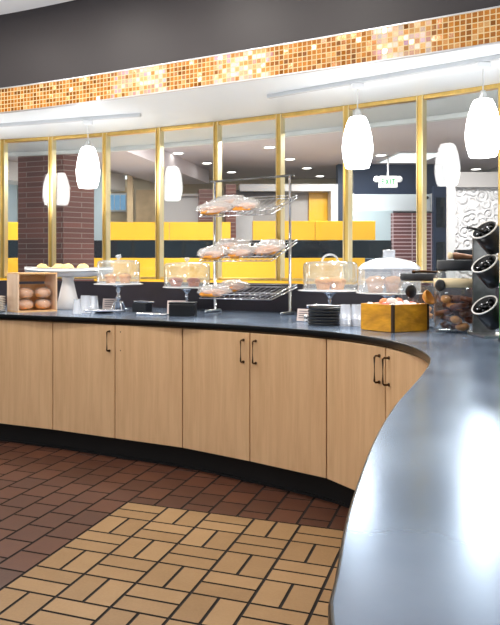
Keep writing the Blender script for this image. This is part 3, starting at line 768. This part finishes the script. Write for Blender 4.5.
# stand 1
p = oc(118.5, 311.5); zp = zat(284, p.y)
cake_stand(p, .183, zp, 'silver footed cake stand with domed berry muffins, beside the white platter')
dome(p, zp + .0045, .158, .176, 'clear round cake dome over two berry-topped muffins')
for dx, dy, lab in ((-.055, -.03, 'berry-topped muffin at left under the dome nearest the white platter'), (.05, -.035, 'berry-topped muffin at right under the dome nearest the white platter'), ):
    muffin((p.x + dx, p.y + dy, zp + .004), .043, lab, 'muffincup', 'muffin', 'berry', 'berry muffins under a dome')
# stand 2
p = ocY(187, 5.62); zp = zat(287.3, p.y)
cake_stand(p, .182, zp, 'silver cake stand with reddish cupcakes, behind the black box', ornate=False)
dome(p, zp + .0045, .172, .184, 'clear round cake dome over two reddish brown cupcakes')
for dx, lab in ((-.082, 'reddish brown cupcake at left under the dome behind the black box'), (.048, 'reddish brown cupcake at right under the dome behind the black box')):
    muffin((p.x + dx, p.y - .03, zp + .004), .048, lab, 'redcase', 'redcake', None, 'red cupcakes under a dome', .07)
# stand 3
p = ocY(330, 4.85); zp = zat(290.5, p.y)
cake_stand(p, .203, zp, 'silver cake stand right of the wire rack, behind the black dishes', ornate=False)
dome(p, zp + .0045, .170, .187, 'clear cake dome with loop handle right of the wire rack', knob='loop')
for dx, lab in ((-.05, 'golden muffin at left under the loop-handled dome'), (.04, 'golden muffin at right under the loop-handled dome')):
    muffin((p.x + dx, p.y - .03, zp + .004), .05, lab, 'muffincup', 'muffin', None, 'golden muffins under the loop-handled dome', .085)
# stand 4 with a plastic cover
p = ocY(389, 4.47); zp = zat(293, p.y)
cake_stand(p, .190, zp, 'silver cake stand with white-topped cover behind the yellow crate', ornate=False)
t = tag(empty('cake_cover', (p.x, p.y, zp + .0045)), 'plastic cake cover with frosted white top and square cap behind the yellow crate', 'cake cover'); k = .004
MB().lathe([(.182, 0), (.174, .14), (.170, .14), (.178, 0), (.182, 0)], 48).build('wall', M['domeclear'], t)
MB().lathe([(.178, .136), (.176, .146), (.148, .172), (.10, .191), (.05, .202), (0, .204), (0, .199), (.05, .197), (.1, .186), (.146, .167), (.172, .137), (.178, .136)], 48).build('lid', M['domemilk'], t)
MB().lathe([(0, .203), (.035, .203), (.035, .24), (.037, .246), (.030, .249), (0, .249)], 24).build('cap', M['domemilk'], t)
for dx, lab in ((-.088, 'golden muffin at left under the white-topped cover'), (.018, 'golden muffin at right under the white-topped cover')):
    muffin((p.x + dx, p.y - .03, zp + .004), .052, lab, 'muffincup', 'muffin', None, 'golden muffins under the white-topped cover', .1)

# cups
def cup(p, r, h, lab, grp):
    t = MB().lathe([(r * .78, h), (r * .80, h - .002), (r, .004), (r + .004, .003), (r + .004, 0), (r - .002, 0), (r * .78 - .002, h - .004), (0, h - .004), (0, h), (r * .78, h)], 24).build('plastic_cup', M['cup'], loc=p)
    return tag(t, lab, 'cup', grp)
cup(oc(77, 314), .030, .105, 'tall clear plastic cup at the left of the cups by the white pedestal', 'plastic cups by the platter')
cup(oc(85.5, 313), .042, .125, 'clear plastic tub standing in the middle of the cups by the white pedestal', 'plastic cups by the platter')
cup(oc(93.5, 311.5), .040, .115, 'clear plastic tub at the right of the cups by the white pedestal', 'plastic cups by the platter')
g = 'upturned plastic cups by the yellow crate'
cups = [(345.5, 326, 'frosted plastic cup upturned beside the black dishes'), (356.5, 326, 'frosted plastic cup upturned beside the yellow crate')]
for px, py, lab in cups:
    pp = oc(px, py)
    for kx in range(4):
        c = cup(pp + Vector((0, 0, .012 * kx)), .034, .085, lab.replace('frosted plastic cup upturned', ('lowest', 'second lowest', 'second highest', 'topmost')[kx] + ' frosted cup in the upturned pile'), g)
# tongs
def tongs(p, length, ang, lab, mat='chrome', gap=.05, tilt=0, z=.004):
    t = tag(empty('tongs', p, ang), lab, 'tongs', 'serving tongs on the worktop'); t.rotation_euler = (0, tilt, ang)
    for s_ in (-1, 1):
        pts = [(0, s_ * .006, z + .004), (length * .3, s_ * gap * .4, z + .006), (length * .75, s_ * gap * .5, z + .004), (length * .92, s_ * gap * .35, z + .003)]
        MB().tube(pts, .006, 8, rs=[.006, .008, .006, .004]).build('arm', M[mat], t)
        MB().blob((length * .97, s_ * gap * .32, z + .004), (.05, .03, .012), seed=3, amp=.05, n=12, m=8).build('tip', M[mat], t)
    MB().lathe([(0, -.006), (.011, -.006), (.011, .010), (0, .010)], 14, (0, 0, z + .002)).build('hinge', M[mat], t)
    return t
pd = oc(104, 313.0)
pd2 = tag(MB().lathe([(0, 0), (.05, 0), (.075, .010), (.078, .014), (.05, .006), (0, .005)], 28).build('dish', M['blackpl'], loc=pd), 'small dark dish under the tongs in front of the footed cake stand', 'dish')
tongs(oc(86, 314.2) + Vector((0, 0, .016)), .24, .18, 'steel tongs on the dark dish in front of the footed cake stand')
pb = oc(142, 311.5)
o = MB().box((0, 0, .032), (.115, .10, .064)).build('napkin_box', M['blackmat'], loc=pb, bevel=.006); o.rotation_euler.z = -.5; tag(o, 'low black box between the first two cake stands', 'box')
tongs(oc(138, 315.2), .19, -.25, 'steel tongs lying before the low black box', gap=.06)
tongs(pb + Vector((-.05, 0, .0645)), .13, -.5, 'steel tongs resting on the low black box', gap=.05)
# black box before stand 2
p = oc(183, 316); t = tag(empty('black_box', p, -.18), 'square black box in front of the reddish cupcakes dome', 'box')
MB().box((0, 0, .04), (.172, .13, .08)).build('body', M['blackpl'], t, bevel=.005); MB().box((0, 0, .087), (.176, .134, .012)).build('lid', M['blackpl'], t, bevel=.003)
# cards
def card(p, w, h, ang, lab, lean=.25):
    t = tag(empty('sign_card', p, ang), lab, 'sign card', 'small price cards'); Rr = Matrix.Rotation(-lean, 3, 'X')
    MB().box(Rr @ Vector((0, 0, h / 2 + .004)), (w, .003, h), rot=Rr).build('card', M['card'], t)
    MB().box((0, .015, .003), (w, .05, .005)).build('base', M['chrome'], t)
    m = MB()
    for k in range(4):
        m.box(Rr @ Vector((-.004 * k, -.002, h * (.8 - .18 * k) + .004)), (w * (.7 - .08 * k), .001, h * .05), rot=Rr)
    m.build('printing', M['ink'], t)
card(ocY(109, 5.72), .105, .085, -.2, 'pale sign card behind the footed cake stand')
card(ocY(176, 5.20), .125, .095, -.15, 'pale sign card behind the square black box', .3)
card(ocY(303.5, 4.55), .085, .075, -.5, 'pale sign card at left of the black dishes')
# stack of black dishes
pS = oc(323.5, 325.0)
bd = None
for k in range(6):
    if bd is None: bd = MB().lathe([(0, 0), (.080, 0), (.088, .004), (.089, .014), (.086, .017), (.080, .008), (0, .006)], 32).build('black_dish', M['blackpl']); o = bd
    else: o = bd.copy(); COL.objects.link(o)
    o.location = pS + Vector((.002 * (k % 2), -.002 * (k % 3), .0172 * k)); tag(o, 'round black dish in the stack right of the wire rack' if k < 5 else 'topmost round black dish in the stack, with tongs on it', 'dish', 'black dishes stacked right of the wire rack')
tongs(pS + Vector((-.09, -.02, .1045)), .2, .12, 'steel tongs lying on the stacked black dishes', gap=.05, z=.0)
o = MB().lathe([(0, 0), (.02, 0), (.022, .004), (.012, .012), (.015, .03), (.012, .042), (0, .045)], 16).build('salt_shaker', M['chrome'], loc=oc(306, 322)); tag(o, 'tiny silver shaker before the sign card and black dishes', 'shaker')

# wire rack
PL_, PR_ = Vector((.417, 5.47)), Vector((.91, 5.20))
t = tag(empty('wire_rack', (PL_.x, PL_.y, CT)), 'tall chrome wire rack with three sloping shelves of wrapped pastries', 'rack')
RK = t; o3 = Vector((PL_.x, PL_.y, CT))
wd = Vector(((PR_ - PL_).x, (PR_ - PL_).y, 0)); nf = Vector((-.6, -.8, 0))
def rp(s_, f_, z): return wd * s_ + nf * f_ + Vector((0, 0, z - CT))
for s_ in (0, 1):
    zt = 1.848 if s_ else 1.838
    MB().tube([rp(s_, 0, CT + .016), rp(s_, 0, zt)], .0095, 12).build('post', M['chrome'], t)
    MB().tube([rp(s_, .13, CT + .007), rp(s_, .12, CT + .016), rp(s_, -.07, CT + .016), rp(s_, -.08, CT + .007)], .0075, 10).build('foot', M['steel'], t)
m = MB(); a, b = rp(-.07, 0, 1.84), rp(1.05, 0, 1.852)
m.tube([a, b], .008, 10); m.build('top_bar', M['darksteel'], t)
TR = [(1.705, 1.570), (1.396, 1.266), (1.085, 1.012)]
FB, FF = -.08, .29
for zb, zf in TR:
    m = MB()
    def tp(s_, q, dz=0): return rp(s_, FB + (FF - FB) * q, zb + (zf - zb) * q + dz)
    sl = lambda q: -.03 + .13 * q
    for q in (0, .5, 1): m.tube([tp(sl(q), q), tp(1.02, q)], .0042, 6)
    m.tube([tp(sl(1), 1, .03), tp(1.02, 1, .03)], .0036, 6); m.tube([tp(sl(0), 0, .018), tp(1.02, 0, .018)], .0036, 6)
    for s0, s1 in ((sl(0), sl(1)), (1.02, 1.02)):
        m.tube([tp(s0, 0, .018), tp(s1, 1, .03)], .0042, 6); m.tube([tp(s0, 0), tp(s1, 1)], .0052, 6)
    nw = 15
    for k in range(nw):
        s0, s1 = (sl(q) + (1.02 - sl(q)) * k / (nw - 1) for q in (0, 1))
        m.tube([tp(s0, 0, .018), tp(s0, 0, 0), tp(s1, 1, 0), tp(s1, 1, .03)], .0028, 5)
    m.build('shelf', M['chrome'], t)
BAGS = [(0, .24, .84, .26, .17, 'wrapped pastry at the front left of the top wire shelf'), (0, .30, .42, .26, .15, 'wrapped pastry at the back left of the top wire shelf'), (0, .60, .70, .20, .17, 'wrapped pastry in the middle of the top wire shelf'),
        (1, .24, .86, .22, .16, 'wrapped pastry at the front left of the middle wire shelf'), (1, .32, .40, .26, .15, 'wrapped pastry at the back of the middle wire shelf'), (1, .56, .78, .19, .17, 'wrapped pastry in the middle of the middle wire shelf'), (1, .85, .58, .22, .24, 'wrapped pastry at the right end of the middle wire shelf'),
        (2, .25, .86, .24, .16, 'wrapped pastry at the front left of the bottom wire shelf'), (2, .34, .42, .22, .16, 'wrapped pastry at the back of the bottom wire shelf')]
for k, (sh, s_, q, w, d, lab) in enumerate(BAGS):
    zb, zf = TR[sh]; base = o3 + rp(s_, FB + (FF - FB) * q, zb + (zf - zb) * q)
    X = wd.normalized(); Yv = (nf * (FF - FB) + Vector((0, 0, zf - zb))).normalized() * -1; Z = X.cross(Yv).normalized()
    b = empty('wrapped_pastry', base); b.rotation_mode = 'QUATERNION'
    b.rotation_quaternion = Matrix((X, Yv, Z)).transposed().to_quaternion()
    tag(b, lab, 'pastry', 'wrapped pastries on the wire rack')
    MB().blob((0, -.022, .029), (w * .78, d * .74, .050), seed=k, amp=.14, flat=.4, rz=.3 * (k % 3)).build('pastry', M['pastry'], b)
    m = MB().blob((0, 0, .042), (w * 1.0, d * .98, .076), seed=k + 31, amp=.35, freq=9, n=28, m=18, flat=.05)
    m.build('bag', M['bag'], b)

# yellow crate
c = Vector((1.18, 3.80)); e1 = Vector((-.5, .866)); e2 = Vector((.866, .5)); wA, wB, hh, kk = .22, .262, .14, .012
t = tag(empty('yellow_crate', (c.x, c.y, CT)), 'square worn yellow wooden crate full of wrapped sweets', 'crate')
def cb(a0, a1, b0, b1, z0, z1): return [Vector((0, 0)) + e1 * a0 + e2 * b0, e1 * a1 + e2 * b0, e1 * a1 + e2 * b1, e1 * a0 + e2 * b1], z0, z1
def cpart(nm, a0, a1, b0, b1, z0, z1, mat='yellowwood'):
    P, q0, q1 = cb(a0, a1, b0, b1, z0, z1); m = MB().prism(list(reversed(P)), q0, q1); return m.build(nm, M[mat], t, bevel=.0015)
cpart('side_board', .014, wA, 0, kk, .002, hh); cpart('side_board', .014, wA, wB - kk, wB, .002, hh)
cpart('side_board', 0, kk, .014, wB - .014, .002, hh); cpart('side_board', wA - kk, wA, kk + .001, wB - kk - .001, .002, hh)
cpart('bottom_board', kk, wA - kk, kk, wB - kk, 0, .012)
cpart('corner_strip', -.001, .0135, -.001, .0135, 0, hh + .001, 'darkiron'); cpart('corner_strip', -.001, .0135, wB - .0135, wB + .001, 0, hh + .001, 'darkiron')
cw = ['candyw', 'candyo', 'candyr']
n = 0
SW = [('white', 0), ('orange', 1), ('pink', 2)]
for i in range(4):
    for j in range(5):
        a, b = .03 + i * .052, .032 + j * .0495; kd = (i * 2 + j * 3 + (i * j) % 2) % 3
        p = c + e1 * a + e2 * b; z = CT + hh - .052 + .02 * random.random() + (.018 if 0 < i < 3 and 0 < j < 4 else 0)
        o = MB().blob((0, 0, .024), (.058, .048, .046), seed=n, amp=.25, freq=9, n=14, m=10).build('wrapped_sweet', M[cw[kd]], loc=(p.x, p.y, z)); o.rotation_euler.z = n; n += 1
        tag(o, SW[kd][0] + ' wrapped sweet in the heap inside the yellow crate', 'sweet', 'wrapped sweets in the yellow crate')
# filler layer of sweets below is hidden by those above
pw = c + e1 * .10 + e2 * .215
o = MB().lathe([(0, 0), (.03, .004), (.046, .022), (.05, .04), (.046, .042), (.042, .026), (.026, .010), (0, .007)], 24).build('wooden_bowl', M['bowlwood'], loc=(xat(424.5, 3.93), 3.93, CT + hh + .022)); o.rotation_euler = (1.05, .55, .5); o.scale = (.8, .8, .8)
tag(o, 'small amber wooden bowl tipped on the sweets in the yellow crate', 'bowl')

# jars
def jar(p, r, h, lab, lid_h=.045, contents=True, band=None):
    t = tag(empty('glass_jar', p), lab, 'jar'); k = .004; hb = h - lid_h
    MB().lathe([(0, 0), (r * .9, 0), (r, .012), (r, hb * .82), (r * .96, hb * .90), (r * .84, hb * .96), (r * .82, hb), (r * .82 - k, hb), (r * .84 - k, hb * .95), (r - k, hb * .8), (r - k, .016), (r * .88, .008), (0, .008)], 40).build('body', M['jar'], t)
    MB().lathe([(0, hb - .004), (r * .80, hb - .004), (r * .80, hb + .002), (r * .86, hb + .002), (r * .87, hb + .006), (r * .87, h - .004), (r * .84, h), (0, h)], 40).build('lid', M['blackmat'], t)
    if band: MB().lathe([(r + .0005, band[0]), (r + .0005, band[1]), (r + .0016, band[1]), (r + .0016, band[0]), (r + .0005, band[0])], 40).build('label_band', M['cream'], t)
    return t, hb
pj = ocY(417.5, 4.13); t, hb = jar(pj, .104, .295, 'shorter glass jar with black lid behind the yellow crate', .036)
MB().lathe([(0, 0), (.036, 0), (.036, .006), (.03, .010), (0, .010)], 24, (-.066, -.086, .200), Matrix.Rotation(math.pi / 2, 3, 'X') @ Matrix.Rotation(.4, 3, 'Y')).build('round_label', M['blackpl'], t)
for k in range(9):
    a = k * 2.4; rr = .02 + .05 * ((k * 7) % 10) / 10
    o = MB().blob((0, 0, .022), (.07, .055, .042), seed=k, amp=.2, n=14, m=10).build('cookie', M['muffin'], loc=(pj.x + math.cos(a) * rr, pj.y + math.sin(a) * rr, CT + .010 + .034 * (k // 3)))
    tag(o, 'pale cookie inside the shorter glass jar', 'cookie', 'pale cookies in the shorter jar')
pk = ocY(456.5, 3.86); t, hb = jar(pk, .108, .365, 'taller glass jar with black lid beside the cutlery rack', .05, band=(.228, .272))
o = MB().lathe([(0, 0), (.03, 0), (.03, .006), (.025, .009), (0, .009)], 24, (0, 0, 0), Matrix.Rotation(math.pi / 2, 3, 'X')).build('round_label', M['blackpl'], t); o.location = (-.100, -.052, .238); o.rotation_euler.z = -1.05
o['label'] = 'round black label'
for k in range(20):
    a = k * 2.39996; rr = .058 if k % 4 else .015; z = CT + .012 + .034 * (k // 4)
    o = MB()
    if k % 3 == 0:
        o.tube([(math.cos(q * math.pi / 8) * .032, math.sin(q * math.pi / 8) * .032, .016) for q in range(16)], .014, 8, closed=True)
    else: o.blob((0, 0, .019), (.075, .052, .038), seed=k + 50, amp=.2, n=14, m=10)
    o = o.build('brown_cookie', M['bun' if k % 5 == 2 else 'brownie'], loc=(pk.x + math.cos(a) * rr, pk.y + math.sin(a) * rr, z)); o.rotation_euler = (.25 * math.sin(k), .2, k)
    tag(o, ('brown ring-shaped cookie' if k % 3 == 0 else 'brown chunky cookie') + ' inside the taller glass jar', 'cookie', 'brown cookies in the taller jar')
zl = CT + .365
t = tag(empty('serving_scoop', (xat(451, 3.80), 3.80, zl + .001), .10), 'wooden-handled scoop lying on the lid of the taller jar', 'scoop'); t.rotation_euler = (0, .0, .1)
MB().tube([(0, 0, .020), (.02, 0, .020), (.06, 0, .018), (.115, 0, .013)], .01, 10, rs=[.014, .018, .014, .010]).build('handle', M['handlewood'], t)
MB().lathe([(0, -.004), (.018, -.004), (.018, .008), (0, .010)], 12, (-.002, 0, .020), Matrix.Rotation(-math.pi / 2, 3, 'Y')).build('end_cap', M['cream'], t)
MB().blob((.135, 0, .016), (.05, .045, .028), seed=4, amp=.05, n=14, m=10).build('head', M['blackpl'], t)
o = MB().box((0, 0, .027), (.085, .05, .054)).build('small_tin', M['blackmat'], loc=(xat(463, 3.93), 3.92, zl), bevel=.004); tag(o, 'small dark tin behind the scoop on the taller jar', 'tin')
tongs((xat(412, 4.13), 4.10, CT + .295), .14, .25, 'dark metal tongs on the lid of the shorter jar', mat='bronze', gap=.04)

# cutlery rack
pC = Vector((1.605, 3.62, CT)); t = tag(empty('cutlery_rack', pC), 'upright steel rack with three tilted black cutlery holders', 'cutlery rack')
ax = Vector((-.63, -.26, .73)).normalized()
q = ax.to_track_quat('Z', 'Y').to_matrix()
MB().box((-.005, .10, .245), (.11, .012, .49)).build('back_plate', M['darksteel'], t, bevel=.002)
MB().box((.0, .03, .005), (.15, .20, .010)).build('base', M['steel'], t, bevel=.002)
r = .061; Lc = .115
CUT = []
for k, py in enumerate((229.5, 263.5, 305)):
    Yc = 3.54; cc = at(484.5, py, Yc) - pC
    h = MB().lathe([(0, -Lc), (r * .82, -Lc), (r * .86, -Lc + .006), (r, 0), (r - .004, 0), (r * .84, -Lc + .008), (0, -Lc + .006)], 36, cc, q).build('holder', M['blackpl'], t)
    MB().lathe([(r - .004, -.002), (r + .0025, -.002), (r + .0025, .003), (r - .004, .003), (r - .004, -.002)], 36, cc, q).build('rim', M['whiteplate'], h)
    br = MB(); br.tube([cc + q @ Vector((0, .03, -Lc * .6)) + Vector((.02, .03, 0)), Vector((.03, .096, (cc.z - .11)))], .006, 8); br.build('bracket', M['chrome'], t)
    CUT.append((cc + pC, k))
which = ('top', 'middle', 'bottom')
for cc, k in CUT:
    for j in range(14):
        a = j * 2.39996; rr = (r - .02) * math.sqrt((j + .5) / 14)
        p0 = cc + q @ Vector((math.cos(a) * rr * .8, math.sin(a) * rr * .8, -Lc + .012)); p1 = cc + q @ Vector((math.cos(a) * rr, math.sin(a) * rr, -.012 + .008 * (j % 3)))
        e = empty('cutlery_piece', p1); d = p0 - p1
        MB().tube([(0, 0, 0), d * .5, d], .0075, 8, rs=[.009, .007, .005]).build('handle', M['blackpl'], e)
        MB().blob((0, 0, 0), (.016, .016, .012), seed=j, amp=.0, n=10, m=6).build('end_cap', M['chrome'] if j % 3 == 0 else M['blackmat'], e)
        tag(e, 'black-handled cutlery piece standing in the %s holder of the steel rack' % which[k], 'cutlery', 'cutlery in the steel rack')
e = empty('cutlery_piece', at(476, 228, 3.50)); tag(e, 'black handle sticking out leftwards from the top cutlery holder', 'cutlery', 'cutlery in the steel rack')
MB().tube([at(467.5, 227.5, 3.46) - e.location, at(484, 231, 3.53) - e.location], .006, 8).build('handle', M['blackpl'], e)

t = tag(empty('sign_board', (1.60, 3.37, CT), -.25), 'upright pale and green board cut by the right edge, beside the cutlery rack', 'sign board')
MB().box((0, 0, .135), (.15, .016, .25)).build('lower_panel', M['green'], t, bevel=.002)
MB().box((0, 0, .435), (.15, .016, .35)).build('upper_panel', M['cream'], t, bevel=.002)
MB().box((0, 0, .005), (.15, .09, .010)).build('base', M['blackmat'], t, bevel=.002)

# ------------------------------------------------------------------ light
def area(name, loc, size, power, col=(1, .94, .86), rot=(0, 0, 0), shape='DISK', sy=None, spread=None):
    l = bpy.data.lights.new(name, 'AREA'); l.shape = shape; l.size = size; l.energy = power; l.color = col
    if sy: l.size_y = sy
    if spread: l.spread = spread
    o = bpy.data.objects.new(name, l); COL.objects.link(o); o.location = loc; o.rotation_euler = rot; return o
def spot(name, loc, tgt, power, ang, blend=.5, rad=.05, col=(1, .92, .82)):
    l = bpy.data.lights.new(name, 'SPOT'); l.energy = power; l.spot_size = math.radians(ang); l.spot_blend = blend; l.shadow_soft_size = rad; l.color = col
    o = bpy.data.objects.new(name, l); COL.objects.link(o); o.location = loc
    o.rotation_euler = (Vector(tgt) - Vector(loc)).to_track_quat('-Z', 'Y').to_euler(); return o
# ceiling lights of the servery
for i, (x, y) in enumerate(((-1.75, 4.72), (-.95, 4.42), (-.15, 3.98), (.36, 3.45), (-1.7, 2.2))):
    area('downlight', (x, y, 3.03), .16, 13, (1, .93, .85))
# dining room
for x, y in ((-1.6, 8.6), (.6, 8.0), (1.9, 6.6), (-.2, 10.6), (2.4, 9.6), (-2.4, 10.4), (3.3, 7.5)):  # no fixtures of their own; the last is added to rake the carved panel
    area('dining_light', (x, y, CB - .03), .5, 50, (1, .96, .92))
area('dining_fill_side', (-4.9, 9.4, 1.4), 4.5, 130, (.95, .97, 1), (0, math.radians(-100), 0), 'RECTANGLE', 1.6)  # added side fill to lift the dining ceiling; no window there
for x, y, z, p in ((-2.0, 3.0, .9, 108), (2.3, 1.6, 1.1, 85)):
    area('fill_up', (x, y, z), 1.2, p, (.92, .97, 1), (math.pi, 0, 0))  # added upward fill without a fixture, brightens ceiling and soffit
area('dining_fill_up', (.6, 8.2, .9), 3.0, 28, (1, .97, .96), (math.pi, 0, 0))  # added fill for the dining ceiling, out of sight below the sill
for x, y, _ in LP:
    l = bpy.data.lights.new('lamp_bulb', 'POINT'); l.energy = 22; l.shadow_soft_size = .03; l.color = (1, .95, .88)
    o = bpy.data.objects.new('lamp_bulb', l); COL.objects.link(o); o.location = (x, y, 1.90)
w = bpy.data.worlds.new('world'); sc.world = w; w.use_nodes = True
w.node_tree.nodes['Background'].inputs[0].default_value = (.90, .95, 1, 1); w.node_tree.nodes['Background'].inputs[1].default_value = .35

# ------------------------------------------------------------------ camera
cam = bpy.data.cameras.new('camera'); co = bpy.data.objects.new('camera', cam); COL.objects.link(co)
co.location = (0, 0, EYE); co.rotation_euler = (math.pi / 2, 0, 0)
cam.sensor_fit = 'HORIZONTAL'; cam.sensor_width = 36; cam.lens = 36 * F_PX / 500
cam.shift_x = (250 - CX) / 500; cam.shift_y = -(312.5 - HY) / 500; cam.clip_start = .02
sc.camera = co
sc.view_settings.view_transform = 'Standard'; sc.view_settings.look = 'None'; sc.view_settings.gamma = 1; sc.view_settings.use_curve_mapping = False
sc.view_settings.exposure = 0.12
sc.cycles.transparent_max_bounces = 32; sc.cycles.max_bounces = 10; sc.cycles.sample_clamp_indirect = 6
